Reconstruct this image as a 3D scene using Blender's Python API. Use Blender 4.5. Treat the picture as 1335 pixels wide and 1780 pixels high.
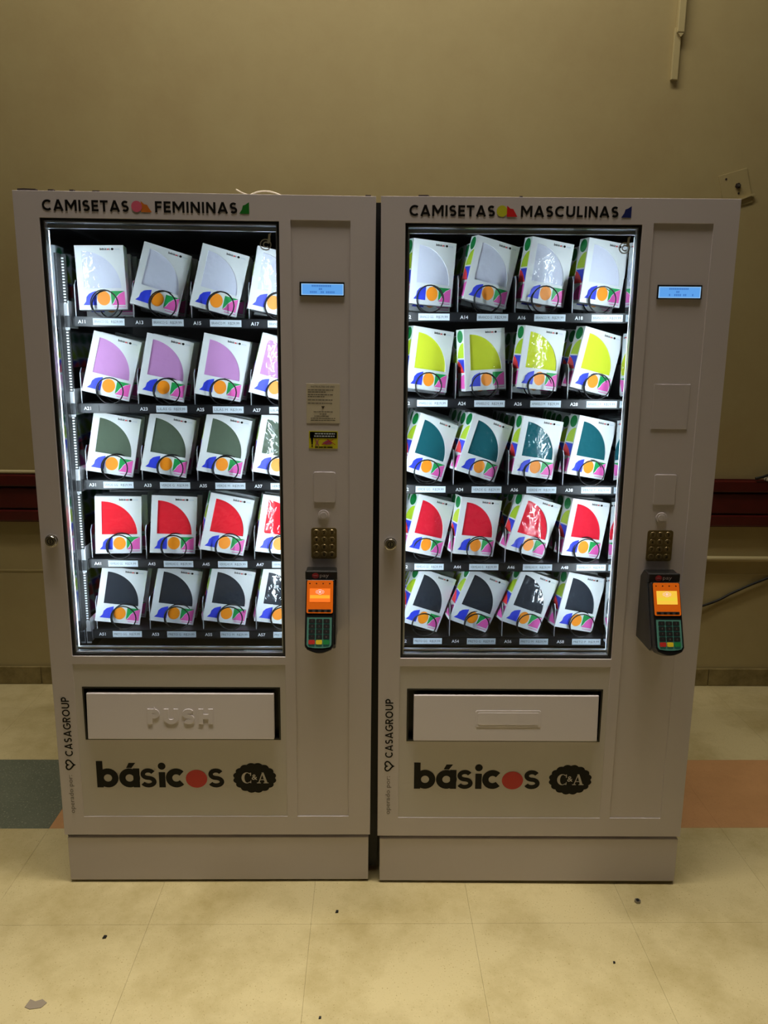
import bpy, bmesh, math, random
from math import sin, cos, pi, radians
from mathutils import Matrix, Vector

for o in list(bpy.data.objects):
    bpy.data.objects.remove(o, do_unlink=True)
SC = bpy.context.scene
COL = SC.collection
random.seed(7)

def lin(r, g, b):
    f = lambda c: (c / 255) / 12.92 if c / 255 <= .04045 else (((c / 255) + .055) / 1.055) ** 2.4
    return (f(r), f(g), f(b), 1.0)

# ------------------------------------------------------------------ camera
cam_d = bpy.data.cameras.new('camera')
cam = bpy.data.objects.new('camera', cam_d)
COL.objects.link(cam)
cam_d.sensor_fit = 'HORIZONTAL'
cam_d.sensor_width = 36.0
cam_d.lens = 36.0 * 1336.32 / 1335.0
cam_d.clip_start = .05
PIT, YAW, ROLL = 0.207209, 0.021984, -0.012136
fw = Vector((sin(YAW) * cos(PIT), cos(YAW) * cos(PIT), -sin(PIT)))
rt = Vector((cos(YAW), -sin(YAW), 0))
dn = fw.cross(rt)
r2 = cos(ROLL) * rt + sin(ROLL) * dn
d2 = -sin(ROLL) * rt + cos(ROLL) * dn
M = Matrix.Identity(4)
for i in range(3):
    M[i][0] = r2[i]; M[i][1] = -d2[i]; M[i][2] = -fw[i]
M[0][3], M[1][3], M[2][3] = 0.83346, -1.91991, 1.47644
cam.matrix_world = M
SC.camera = cam

# ------------------------------------------------------------------ world, lights, exposure
W = bpy.data.worlds.new('world'); SC.world = W
W.use_nodes = True
W.node_tree.nodes['Background'].inputs[0].default_value = (1.0, .91, .76, 1)
W.node_tree.nodes['Background'].inputs[1].default_value = .012
SC.view_settings.view_transform = 'Standard'
SC.view_settings.look = 'None'
SC.view_settings.exposure = 0.0
SC.view_settings.gamma = 1.0
SC.view_settings.use_curve_mapping = False

def area(name, loc, size, size_y, power, col, spread=180):
    l = bpy.data.lights.new(name, 'AREA')
    l.shape = 'RECTANGLE'; l.size = size; l.size_y = size_y
    l.energy = power; l.color = col; l.spread = radians(spread)
    o = bpy.data.objects.new(name, l); COL.objects.link(o)
    o.location = loc
    return o
WARM = (1.0, .91, .74)
area('ceiling_lamp_front', (.80, -.23, 4.30), 2.5, .3, 19, WARM, 56)      # louvred downlights over the floor
area('ceiling_lamp_wall', (.72, .40, 4.30), 2.6, .3, 45, WARM, 170)       # open batten nearer the wall

# ------------------------------------------------------------------ materials
MATS = {}
def mat(name, col, rough=.5, metal=0., spec=.5, emit=None, estr=0., var=0., vscale=8., bump=0., bscale=60., coat=0.):
    m = bpy.data.materials.new(name); m.use_nodes = True
    nt = m.node_tree; b = nt.nodes['Principled BSDF']
    b.inputs['Base Color'].default_value = col
    b.inputs['Roughness'].default_value = rough
    b.inputs['Metallic'].default_value = metal
    b.inputs['Specular IOR Level'].default_value = spec
    if coat: b.inputs['Coat Weight'].default_value = coat
    if emit:
        b.inputs['Emission Color'].default_value = emit
        b.inputs['Emission Strength'].default_value = estr
    tc = nt.nodes.new('ShaderNodeTexCoord')
    if var:
        n = nt.nodes.new('ShaderNodeTexNoise'); n.inputs['Scale'].default_value = vscale
        n.inputs['Detail'].default_value = 5
        nt.links.new(tc.outputs['Object'], n.inputs['Vector'])
        mx = nt.nodes.new('ShaderNodeMix'); mx.data_type = 'RGBA'
        mx.inputs['A'].default_value = tuple(c * (1 - var) for c in col[:3]) + (1,)
        mx.inputs['B'].default_value = tuple(min(1, c * (1 + var)) for c in col[:3]) + (1,)
        nt.links.new(n.outputs['Fac'], mx.inputs['Factor'])
        nt.links.new(mx.outputs['Result'], b.inputs['Base Color'])
    if bump:
        n2 = nt.nodes.new('ShaderNodeTexNoise'); n2.inputs['Scale'].default_value = bscale
        n2.inputs['Detail'].default_value = 3
        nt.links.new(tc.outputs['Object'], n2.inputs['Vector'])
        bp = nt.nodes.new('ShaderNodeBump'); bp.inputs['Strength'].default_value = bump
        bp.inputs['Distance'].default_value = .01
        nt.links.new(n2.outputs['Fac'], bp.inputs['Height'])
        nt.links.new(bp.outputs['Normal'], b.inputs['Normal'])
    MATS[name] = m
    return m

def clear_mat(name, rough, bump=0., bscale=30., tint=(1, 1, 1, 1), ior=1.45, dist=.004):
    m = bpy.data.materials.new(name); m.use_nodes = True
    nt = m.node_tree; nt.nodes.remove(nt.nodes['Principled BSDF'])
    out = nt.nodes['Material Output']
    tr = nt.nodes.new('ShaderNodeBsdfTransparent'); tr.inputs[0].default_value = tint
    gl = nt.nodes.new('ShaderNodeBsdfGlossy'); gl.inputs['Roughness'].default_value = rough
    lw = nt.nodes.new('ShaderNodeLayerWeight'); lw.inputs['Blend'].default_value = .5
    pw = nt.nodes.new('ShaderNodeMath'); pw.operation = 'POWER'; pw.inputs[1].default_value = 5
    fr = nt.nodes.new('ShaderNodeMath'); fr.operation = 'MULTIPLY_ADD'; fr.inputs[1].default_value = .9
    fr.inputs[2].default_value = ((ior - 1) / (ior + 1)) ** 2
    nt.links.new(lw.outputs['Facing'], pw.inputs[0]); nt.links.new(pw.outputs[0], fr.inputs[0])
    mx = nt.nodes.new('ShaderNodeMixShader')
    nt.links.new(fr.outputs[0], mx.inputs[0]); nt.links.new(tr.outputs[0], mx.inputs[1])
    nt.links.new(gl.outputs[0], mx.inputs[2]); nt.links.new(mx.outputs[0], out.inputs[0])
    if bump:
        tc = nt.nodes.new('ShaderNodeTexCoord'); oi = nt.nodes.new('ShaderNodeObjectInfo')
        ad = nt.nodes.new('ShaderNodeVectorMath'); ad.operation = 'ADD'
        ml = nt.nodes.new('ShaderNodeVectorMath'); ml.operation = 'SCALE'; ml.inputs['Scale'].default_value = 3.0
        cb = nt.nodes.new('ShaderNodeCombineXYZ')
        nt.links.new(oi.outputs['Random'], cb.inputs[0]); nt.links.new(oi.outputs['Random'], cb.inputs[2])
        nt.links.new(cb.outputs[0], ml.inputs[0])
        nt.links.new(tc.outputs['Object'], ad.inputs[0]); nt.links.new(ml.outputs[0], ad.inputs[1])
        n = nt.nodes.new('ShaderNodeTexNoise'); n.inputs['Scale'].default_value = bscale
        n.inputs['Detail'].default_value = 2; n.inputs['Distortion'].default_value = 1.2
        nt.links.new(ad.outputs[0], n.inputs['Vector'])
        bp = nt.nodes.new('ShaderNodeBump'); bp.inputs['Strength'].default_value = bump
        bp.inputs['Distance'].default_value = dist
        nt.links.new(n.outputs['Fac'], bp.inputs['Height'])
        nt.links.new(bp.outputs['Normal'], gl.inputs['Normal'])
    MATS[name] = m
    return m

def dirty_mat(name, col, col2, rough, scale1, lo, hi, speck=None, speck_scale=120., speck_cut=.72, bump=.05):
    """base colour with broad shaped stains and fine specks"""
    m = mat(name, col, rough)
    nt = m.node_tree; b = nt.nodes['Principled BSDF']
    tc = nt.nodes.new('ShaderNodeTexCoord'); geo = nt.nodes.new('ShaderNodeNewGeometry')
    n = nt.nodes.new('ShaderNodeTexNoise'); n.inputs['Scale'].default_value = scale1; n.inputs['Detail'].default_value = 12
    n.inputs['Roughness'].default_value = .70
    nt.links.new(geo.outputs['Position'], n.inputs['Vector'])
    mr = nt.nodes.new('ShaderNodeMapRange'); mr.inputs['From Min'].default_value = lo; mr.inputs['From Max'].default_value = hi
    nt.links.new(n.outputs['Fac'], mr.inputs['Value'])
    mx = nt.nodes.new('ShaderNodeMix'); mx.data_type = 'RGBA'
    mx.inputs['A'].default_value = col; mx.inputs['B'].default_value = col2
    nt.links.new(mr.outputs['Result'], mx.inputs['Factor'])
    last = mx.outputs['Result']
    n2 = nt.nodes.new('ShaderNodeTexNoise'); n2.inputs['Scale'].default_value = speck_scale; n2.inputs['Detail'].default_value = 2
    nt.links.new(geo.outputs['Position'], n2.inputs['Vector'])
    if speck:
        mr2 = nt.nodes.new('ShaderNodeMapRange'); mr2.inputs['From Min'].default_value = speck_cut; mr2.inputs['From Max'].default_value = speck_cut + .06
        nt.links.new(n2.outputs['Fac'], mr2.inputs['Value'])
        mx2 = nt.nodes.new('ShaderNodeMix'); mx2.data_type = 'RGBA'
        nt.links.new(last, mx2.inputs['A']); mx2.inputs['B'].default_value = speck
        nt.links.new(mr2.outputs['Result'], mx2.inputs['Factor']); last = mx2.outputs['Result']
    nt.links.new(last, b.inputs['Base Color'])
    bp = nt.nodes.new('ShaderNodeBump'); bp.inputs['Strength'].default_value = bump; bp.inputs['Distance'].default_value = .005
    nt.links.new(n2.outputs['Fac'], bp.inputs['Height']); nt.links.new(bp.outputs['Normal'], b.inputs['Normal'])
    return m

dirty_mat('wall_paint', lin(182, 168, 122), lin(170, 152, 108), .55, 1.1, .35, .7, bump=.12, speck_scale=25)
dirty_mat('floor_cream', lin(201, 187, 143), lin(158, 141, 90), .42, 3.4, .45, .80, speck=lin(158, 140, 92), speck_scale=240, speck_cut=.645)
dirty_mat('floor_green', lin(100, 106, 90), lin(84, 90, 76), .5, 5, .4, .7, speck=lin(134, 136, 118), speck_scale=160, speck_cut=.6)
dirty_mat('floor_terracotta', lin(192, 144, 98), lin(174, 130, 86), .45, 4, .4, .7, speck=lin(170, 122, 80), speck_scale=180, speck_cut=.64)
dirty_mat('baseboard_stone', lin(150, 134, 88), lin(112, 98, 58), .6, 9, .4, .65)
dirty_mat('grout', lin(150, 134, 88), lin(120, 106, 66), .9, 9, .4, .65)
mat('ceiling_paint', lin(215, 208, 190), .8)
mat('conduit_paint', lin(190, 176, 130), .5)
mat('shell', lin(206, 199, 206), .42, spec=.4, var=.03, vscale=3)
mat('shell_lower', lin(202, 197, 198), .45, spec=.4, var=.03, vscale=3)
mat('flap_white', lin(216, 209, 214), .4, spec=.4)
mat('cabinet_dark', lin(30, 29, 30), .5)
mat('inner_black', lin(14, 14, 16), .45)
mat('inner_metal', lin(178, 186, 194), .14, metal=1.0)
mat('rail_metal', lin(205, 208, 212), .35, metal=.6)
mat('rail_white', lin(235, 238, 242), .4)
mat('mirror_metal', lin(205, 210, 214), .05, metal=1.0)
mat('chrome', lin(200, 196, 188), .18, metal=1.0)
mat('gasket', lin(12, 12, 13), .5)
mat('alu', lin(190, 192, 196), .32, metal=.75)
mat('tray_black', lin(22, 23, 27), .38)
mat('wire', lin(26, 26, 28), .3, metal=.5)
mat('print_black', lin(12, 10, 9), .5, spec=.2)
mat('print_red', lin(200, 34, 32), .45)
mat('print_grey', lin(96, 88, 84), .5)
mat('num_white', lin(238, 240, 244), .5)
mat('tag_white', lin(205, 216, 226), .5)
mat('tag_ink', lin(90, 96, 108), .6)
mat('carton', lin(232, 236, 238), .45)
mat('p_blue', lin(44, 62, 205), .45); mat('p_orange', lin(245, 145, 20), .45)
mat('p_green', lin(16, 150, 72), .45); mat('p_pink', lin(235, 98, 185), .45)
mat('p_lime', lin(178, 208, 40), .45); mat('p_red', lin(226, 54, 58), .45)
mat('p_dkgreen', lin(14, 126, 60), .45)
mat('t_pink', lin(222, 96, 130), .45); mat('t_orange', lin(206, 112, 30), .45); mat('t_green', lin(10, 116, 24), .45)
mat('t_lime', lin(202, 204, 40), .45); mat('t_red', lin(214, 26, 30), .45); mat('t_blue', lin(20, 34, 110), .45)
SHIRT = {'white': (222, 226, 244), 'lilac': (204, 148, 206), 'olive': (84, 98, 82), 'red': (222, 30, 46), 'black': (40, 46, 56),
         'lime': (206, 216, 52), 'teal': (16, 88, 98), 'crimson': (214, 26, 50)}
for k, v in SHIRT.items():
    mat('shirt_' + k, lin(*v), .8, spec=.2, var=.05, vscale=40, bump=.32, bscale=20)
clear_mat('film', .015, bump=.55, bscale=30, ior=1.5, dist=.003)
clear_mat('glass', .0, ior=1.35, tint=(.97, .985, .98, 1))
mat('etch', lin(205, 208, 212), .6)
mat('led', (1, 1, 1, 1), .5, emit=(.80, .92, 1.0, 1), estr=64)
m = mat('diffuser', lin(240, 244, 248), .5)
m.node_tree.nodes['Principled BSDF'].inputs['Transmission Weight'].default_value = .0
_t = m.node_tree.nodes.new('ShaderNodeBsdfTranslucent'); _t.inputs[0].default_value = lin(240, 244, 248)
_x = m.node_tree.nodes.new('ShaderNodeMixShader'); _x.inputs[0].default_value = .55
m.node_tree.links.new(m.node_tree.nodes['Principled BSDF'].outputs[0], _x.inputs[1]); m.node_tree.links.new(_t.outputs[0], _x.inputs[2])
m.node_tree.links.new(_x.outputs[0], m.node_tree.nodes['Material Output'].inputs[0])
mat('lcd', lin(30, 60, 120), .3, emit=lin(96, 164, 236), estr=.95)
mat('lcd_edge', lin(30, 60, 120), .3, emit=lin(160, 205, 245), estr=.95)
mat('lcd_ink', lin(40, 80, 150), .5, emit=lin(70, 128, 205), estr=.8)
mat('sticker_beige', lin(212, 202, 182), .5)
mat('sticker_ink', lin(70, 60, 46), .6)
mat('sticker_yellow', lin(214, 206, 40), .5)
mat('sticker_purple', lin(170, 84, 120), .5)
mat('keypad_metal', lin(122, 106, 70), .4, metal=.55, var=.08, vscale=60)
mat('key_metal', lin(130, 114, 78), .35, metal=.55)
mat('term_black', lin(18, 18, 19), .35, coat=.2)
mat('term_grey', lin(36, 36, 38), .4)
mat('term_orange', lin(190, 84, 10), .35, emit=lin(208, 96, 14), estr=.40)
mat('term_red', lin(196, 60, 70), .5)
mat('term_text', lin(210, 206, 200), .5)
mat('scr_orange', (0.02, .01, 0, 1), .3, emit=lin(255, 122, 40), estr=1.0)
mat('scr_bar', (0.02, .01, 0, 1), .3, emit=lin(255, 176, 50), estr=1.0)
mat('scr_pale', (0.02, .01, 0, 1), .3, emit=lin(255, 205, 190), estr=1.0)
mat('scr_yellow', (0.02, .01, 0, 1), .3, emit=lin(246, 196, 66), estr=1.0)
mat('scr_yellow2', (0.02, .01, 0, 1), .3, emit=lin(236, 206, 60), estr=1.0)
mat('key_plate', lin(70, 110, 98), .4, emit=lin(60, 130, 110), estr=.12)
mat('key_black', lin(20, 21, 22), .5)
mat('key_red', lin(176, 36, 30), .5); mat('key_yellow', lin(212, 186, 30), .5); mat('key_green', lin(20, 120, 60), .5)
mat('wood_dark', lin(84, 22, 18), .35, var=.35, vscale=14)
mat('cable_black', lin(18, 17, 18), .5)
mat('scrap_dark', lin(46, 34, 30), .7); mat('scrap_white', lin(205, 196, 180), .6)
mat('gum', lin(140, 128, 112), .7); mat('zinc', lin(150, 146, 136), .35, metal=.8)

# ------------------------------------------------------------------ mesh builder
class MB:
    def __init__(s): s.v = []; s.f = []; s.m = []
    def face(s, pts, m):
        i = len(s.v); s.v += [tuple(p) for p in pts]; s.f.append(tuple(range(i, i + len(pts)))); s.m.append(m)
    def mesh(s, vs, fs, m):
        i = len(s.v); s.v += [tuple(p) for p in vs]
        for f in fs: s.f.append(tuple(i + k for k in f)); s.m.append(m)
    def box(s, x0, x1, y0, y1, z0, z1, m):
        v = [(x, y, z) for x in (x0, x1) for y in (y0, y1) for z in (z0, z1)]
        s.mesh(v, [(0, 1, 3, 2), (4, 6, 7, 5), (0, 4, 5, 1), (2, 3, 7, 6), (0, 2, 6, 4), (1, 5, 7, 3)], m)
    def prism(s, poly, y0, y1, m, axis='y'):
        """poly of (a,b): axis y -> (x,z), axis x -> (y,z), axis z -> (x,y)"""
        n = len(poly)
        P = {'y': lambda a, b, t: (a, t, b), 'x': lambda a, b, t: (t, a, b), 'z': lambda a, b, t: (a, b, t)}[axis]
        v = [P(a, b, y0) for a, b in poly] + [P(a, b, y1) for a, b in poly]
        s.mesh(v, [tuple(range(n)), tuple(range(2 * n - 1, n - 1, -1))] + [(i, n + i, n + (i + 1) % n, (i + 1) % n) for i in range(n)], m)
    def flat(s, poly, y, m):
        a = sum(poly[i][0] * poly[(i + 1) % len(poly)][1] - poly[(i + 1) % len(poly)][0] * poly[i][1] for i in range(len(poly)))
        p = poly if a > 0 else poly[::-1]
        s.face([(x, y, z) for x, z in p], m)       # faces -y
    def rect(s, x0, x1, z0, z1, y, m): s.flat([(x0, z0), (x1, z0), (x1, z1), (x0, z1)], y, m)
    def disc(s, cx, cz, rx, rz, y, m, n=28): s.flat([(cx + rx * cos(2 * pi * i / n), cz + rz * sin(2 * pi * i / n)) for i in range(n)], y, m)
    def cyl(s, cx, cz, r, y0, y1, m, n=24, r1=None):
        r1 = r if r1 is None else r1
        v = [(cx + r * cos(2 * pi * i / n), y0, cz + r * sin(2 * pi * i / n)) for i in range(n)] + \
            [(cx + r1 * cos(2 * pi * i / n), y1, cz + r1 * sin(2 * pi * i / n)) for i in range(n)]
        s.mesh(v, [tuple(range(n)), tuple(range(2 * n - 1, n - 1, -1))] + [(i, n + i, n + (i + 1) % n, (i + 1) % n) for i in range(n)], m)
    def ring(s, x0, x1, z0, z1, t, y0, y1, m):
        s.box(x0, x0 + t, y0, y1, z0, z1, m); s.box(x1 - t, x1, y0, y1, z0, z1, m)
        s.box(x0 + t, x1 - t, y0, y1, z0, z0 + t, m); s.box(x0 + t, x1 - t, y0, y1, z1 - t, z1, m)
    def ribbon(s, pts, w, y, m, closed=False, th=0.):
        pts = [Vector((a, b)) for a, b in pts]; n = len(pts); L = []; R = []
        for i in range(n):
            a = pts[i - 1] if (i > 0 or closed) else None
            b = pts[(i + 1) % n] if (i < n - 1 or closed) else None
            d1 = (pts[i] - a).normalized() if a is not None else None
            d2 = (b - pts[i]).normalized() if b is not None else None
            d = d1 if d2 is None else d2 if d1 is None else (d1 + d2)
            if d.length < 1e-6: d = d1
            d = d.normalized(); nn = Vector((-d.y, d.x)); k = 1.
            if d1 is not None and d2 is not None: k = 1 / max(.5, nn.dot(Vector((-d1.y, d1.x))))
            L.append(pts[i] + nn * w / 2 * k); R.append(pts[i] - nn * w / 2 * k)
        s.k = getattr(s, 'k', 0) + 1; y = y - 2e-5 * (s.k % 6)
        for i in range(n if closed else n - 1):
            j = (i + 1) % n
            q = [R[i], R[j], L[j], L[i]]
            if th: s.prism([(p.x, p.y) for p in q], y - th, y, m)
            else: s.face([(p.x, y, p.y) for p in q], m)
    def tube(s, pts, r, m, n=6, closed_ends=True):
        pts = [Vector(p) for p in pts]; rings = []; up = None
        for i, p in enumerate(pts):
            t = (pts[min(i + 1, len(pts) - 1)] - pts[max(i - 1, 0)]).normalized()
            if up is None:
                up = Vector((0, 0, 1)) if abs(t.z) < .9 else Vector((1, 0, 0))
            a = (up - t * up.dot(t)).normalized(); b = t.cross(a); up = a
            rings.append([p + a * r * cos(2 * pi * k / n) + b * r * sin(2 * pi * k / n) for k in range(n)])
        v = [q for g in rings for q in g]; f = []
        for i in range(len(pts) - 1):
            for k in range(n):
                f.append((i * n + k, i * n + (k + 1) % n, (i + 1) * n + (k + 1) % n, (i + 1) * n + k))
        if closed_ends: f += [tuple(range(n - 1, -1, -1)), tuple((len(pts) - 1) * n + k for k in range(n))]
        s.mesh(v, f, m)
    def text(s, body, x, z, h, y, m, w=None, align='l', rot=False, bold=0.):
        """print in the built-in font; h = cap height, x,z = left end of the baseline"""
        V, F, tw = glyph(body, bold)
        sc = h / .7; sx = sc if w is None else w / tw
        off = 0 if align == 'l' else -tw * sx / 2
        if rot: vs = [(x - b * sc, y, z + a * sx + off) for a, b in V]
        else: vs = [(x + a * sx + off, y, z + b * sc) for a, b in V]
        s.mesh(vs, F, m)
    def data(s, name, smooth=False):
        me = bpy.data.meshes.new(name)
        me.from_pydata(s.v, [], s.f)
        slots = []
        for k in s.m:
            if k not in slots: slots.append(k); me.materials.append(MATS[k])
        me.polygons.foreach_set('material_index', [slots.index(k) for k in s.m])
        if smooth: me.polygons.foreach_set('use_smooth', [True] * len(me.polygons))
        me.update()
        return me
    def build(s, name, parent=None, smooth=False, bevel=0., loc=None):
        me = s.data(name, smooth)
        bm = bmesh.new(); bm.from_mesh(me)
        if bevel: bmesh.ops.remove_doubles(bm, verts=bm.verts, dist=1e-5)
        closed = all(e.is_manifold for e in bm.edges)
        if closed: bmesh.ops.recalc_face_normals(bm, faces=bm.faces)
        bm.to_mesh(me); bm.free()
        return put(name, me, parent, bevel, loc)

def put(name, me, parent=None, bevel=0., loc=None):
    o = bpy.data.objects.new(name, me); COL.objects.link(o)
    if parent: o.parent = parent
    if loc: o.location = loc
    if bevel:
        b = o.modifiers.new('bevel', 'BEVEL'); b.width = bevel; b.segments = 2; b.limit_method = 'ANGLE'; b.angle_limit = radians(35)
    return o

_G = {}
def glyph(body, bold=0.):
    key = (body, bold)
    if key in _G: return _G[key]
    c = bpy.data.curves.new('t', 'FONT'); c.body = body; c.size = 1; c.resolution_u = 2; c.offset = bold
    o = bpy.data.objects.new('t', c); COL.objects.link(o)
    dg = bpy.context.evaluated_depsgraph_get(); ev = o.evaluated_get(dg)
    me = ev.to_mesh()
    V = [(v.co.x, v.co.y) for v in me.vertices]
    F = []
    for p in me.polygons:
        vs = list(p.vertices)
        if p.normal.z < 0: vs = vs[::-1]
        F.append(tuple(vs))
    ev.to_mesh_clear(); bpy.data.objects.remove(o); bpy.data.curves.remove(c)
    x0 = min(a for a, b in V); x1 = max(a for a, b in V)
    V = [(a - x0, b) for a, b in V]
    _G[key] = (V, F, x1 - x0)
    return _G[key]

def empty(name, matrix=None, loc=None):
    o = bpy.data.objects.new(name, None); COL.objects.link(o)
    o.empty_display_size = .05
    if matrix is not None: o.matrix_world = matrix
    if loc: o.location = loc
    return o
def tag(o, label, cat, group=None):
    o['label'] = label; o['category'] = cat
    if group: o['group'] = group
    return o
def struct(o): o['kind'] = 'structure'; return o

# stroke alphabet (geometric capitals, cap height 1)
def arc(cx, cy, rx, ry, a0, a1, n=14):
    return [(cx + rx * cos(radians(a0 + (a1 - a0) * i / n)), cy + ry * sin(radians(a0 + (a1 - a0) * i / n))) for i in range(n + 1)]
def font(w):
    h = w / 2
    g = {}
    g['C'] = (.80, [arc(.47, .5, .47 - h, .5 - h, 48, 312, 22)])
    g['G'] = (.86, [arc(.47, .5, .47 - h, .5 - h, 48, 345, 24), [(.5, .47), (.93 - h, .47), (.93 - h, .34)]])
    g['O'] = (.94, ['c', arc(.47, .5, .47 - h, .5 - h, 0, 360, 28)[:-1]])
    g['A'] = (.86, [[(.09, 0), (.43, 1)], [(.43, 1), (.77, 0)], [(.22, .26), (.64, .26)]])
    g['M'] = (.98, [[(h, 0), (h, 1)], [(h + .02, .97), (.49, .33), (.96 - h, .97)], [(.98 - h, 1), (.98 - h, 0)]])
    g['I'] = (w, [[(h, 0), (h, 1)]])
    g['S'] = (.62, [arc(.31, .75 - h / 2, .27 - h * .6, .25 - h / 2, 35, 270) + arc(.31, .25 + h / 2, .31 - h, .25 - h / 2, 90, -148)[1:]])
    g['E'] = (.58, [[(h, 0), (h, 1)], [(h, h), (.58, h)], [(h, .5), (.54, .5)], [(h, 1 - h), (.58, 1 - h)]])
    g['F'] = (.56, [[(h, 0), (h, 1)], [(h, .48), (.52, .48)], [(h, 1 - h), (.56, 1 - h)]])
    g['T'] = (.66, [[(.33, 0), (.33, 1)], [(0, 1 - h), (.66, 1 - h)]])
    g['N'] = (.78, [[(h, 0), (h, 1)], [(h, .96), (.78 - h, .04)], [(.78 - h, 0), (.78 - h, 1)]])
    g['L'] = (.52, [[(h, 0), (h, 1)], [(h, h), (.52, h)]])
    g['U'] = (.76, [[(h, 1)] + arc(.38, .38, .38 - h, .38 - h, 180, 360) + [(.76 - h, 1)]])
    g['R'] = (.66, [[(h, 0), (h, 1)], [(h, 1 - h), (.34, 1 - h)] + arc(.36, .71, .29 - h, .29 - h, 90, -90) + [(h, .42 + h)], [(.34, .45), (.58, 0)]])
    g['P'] = (.64, [[(h, 0), (h, 1)], [(h, 1 - h), (.34, 1 - h)] + arc(.34, .68, .30 - h, .32 - h, 90, -90) + [(h, .36 + h)]])
    g['H'] = (.76, [[(h, 0), (h, 1)], [(.76 - h, 0), (.76 - h, 1)], [(h, .5), (.76 - h, .5)]])
    return g
def stroke_text(mb, body, x0, x1, z0, z1, y, m, w=.205, gap=.13, rot=False, th=0.):
    g = font(w); tot = sum(g[c][0] for c in body) + gap * (len(body) - 1)
    H = (z1 - z0) if not rot else (x1 - x0)
    Lr = (x1 - x0) if not rot else (z1 - z0)
    kx = Lr / tot; cur = 0.
    for c in body:
        closed = False
        for st in g[c][1]:
            if st == 'c': closed = True; continue
            if rot: p = [(x1 - b * H, z0 + (cur + a) * kx) for a, b in st]
            else: p = [(x0 + (cur + a) * kx, z0 + b * H) for a, b in st]
            mb.ribbon(p, w * H, y, m, closed=closed, th=th)
        cur += g[c][0] + gap

# ------------------------------------------------------------------ setting
WALL_Y = 1.323
X0, X1 = -3.2, 5.0
b = MB(); b.box(X0, X1, WALL_Y, WALL_Y + .15, -.02, 4.4, 'wall_paint')
wall = struct(b.build('wall_back'))
b = MB(); b.box(X0, X1, WALL_Y - .002, WALL_Y + .002, .520, .527, 'wall_paint'); b.build('paint_joint', wall)
b = MB(); b.box(X0, X1, -5.5, WALL_Y + .15, 4.4, 4.5, 'ceiling_paint'); struct(b.build('ceiling'))
b = MB(); b.box(X0, X1, -5.5, WALL_Y + .15, -.12, -.004, 'grout')
floor = struct(b.build('floor'))
# floor tiles: joints measured every 42 cm, a coloured band behind the machines
TX, TY = .4242, .4138
b = MB(); b.box(.00025, TX - .00025, .00025, TY - .00025, -.004, 0, 'floor_cream'); t_cream = b.data('tile')
b = MB(); b.box(.00025, TX - .00025, .00025, TY - .00025, -.004, 0, 'floor_green'); t_green = b.data('tile')
b = MB(); b.box(.00025, TX - .00025, .00025, TY - .00025, -.004, 0, 'floor_terracotta'); t_terra = b.data('tile')
for j in range(-5, 3):
    for i in range(-4, 10):
        x = -.155 + i * TX; y = .250 + j * TY
        me = t_cream
        if j == 0: me = t_green if i < 0 else t_terra
        if j == 2:
            b = MB(); b.box(.00025, TX - .00025, .00025, WALL_Y - y, -.004, 0, 'floor_cream'); me = b.data('tile')
        put('tile', me, floor, loc=(x, y, 0))
b = MB()
b.box(X0, X1, -5.5, .250 - 5 * TY, -.004, 0, 'floor_cream')
b.box(X0, -.155 - 4 * TX, .250 - 5 * TY, WALL_Y, -.004, 0, 'floor_cream')
b.box(-.155 + 10 * TX, X1, .250 - 5 * TY, WALL_Y, -.004, 0, 'floor_cream')
b.build('floor_surround', floor)
# baseboard of stone pieces
base = None
b = MB(); b.box(X0, X1, WALL_Y - .008, WALL_Y, 0, .080, 'grout'); base = struct(b.build('baseboard_back'))
x = 2.386 - 9 * .6
while x < X1 - .3:
    b = MB(); b.box(x + .002, x + .598, WALL_Y - .014, WALL_Y - .006, .001, .082, 'baseboard_stone')
    b.build('stone_piece', base, bevel=.002); x += .6

# timber bumper rail
r = empty('bumper_rail', loc=(.9, WALL_Y, .75)); tag(r, 'dark red-brown wooden bumper rail running along the beige wall', 'rail')
def rel(mb, root):
    l = root.location; mb.v = [(a - l[0], c - l[1], d - l[2]) for a, c, d in mb.v]; return mb
for z0, z1, d in ((.748, .796, .030), (.802, .892, .022), (.898, .948, .032)):
    b = MB(); b.box(X0 + .02, X1 - .02, WALL_Y - d, WALL_Y - .001, z0, z1, 'wood_dark')
    rel(b, r).build('rail_board', r, bevel=.006)
b = MB(); b.box(X0 + .02, X1 - .02, WALL_Y - .010, WALL_Y - .0012, .742, .952, 'wood_dark'); rel(b, r).build('backing_board', r)

# pipes
b = MB(); b.tube([(1.2, WALL_Y - .016, .600), (4.6, WALL_Y - .016, .600)], .012, 'conduit_paint', 12)
rel(b, Vector and type('o', (), {'location': (1.2, WALL_Y, .6)})).build('conduit_pipe', smooth=True, loc=(1.2, WALL_Y, .6))
o = bpy.data.objects['conduit_pipe']; tag(o, 'thin painted conduit pipe on the wall below the right-hand rail', 'pipe')
b = MB(); b.tube([(-2.6, -.014, 0), (-.2, -.014, 0)], .0085, 'conduit_paint', 12)
o = b.build('conduit_pipe', smooth=True, loc=(0, WALL_Y, .958)); tag(o, 'pale conduit pipe lying along the top of the left-hand rail', 'pipe')

# wall trunking
r = empty('cable_duct', loc=(2.005, WALL_Y, 2.51)); tag(r, 'beige plastic cable duct hanging down the upper wall', 'cable duct')
b = MB(); b.box(-.012, .014, -.016, -.001, .003, .185, 'conduit_paint'); b.build('duct_cover', r, bevel=.002)
b = MB(); b.box(-.006, .022, -.026, -.001, .165, 1.20, 'conduit_paint'); b.build('duct_cover', r, bevel=.003)
b = MB(); b.prism([(-.004, .165), (.010, .150), (.020, .165)], -.024, -.016, 'conduit_paint'); b.build('snapped_clip', r)

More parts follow.
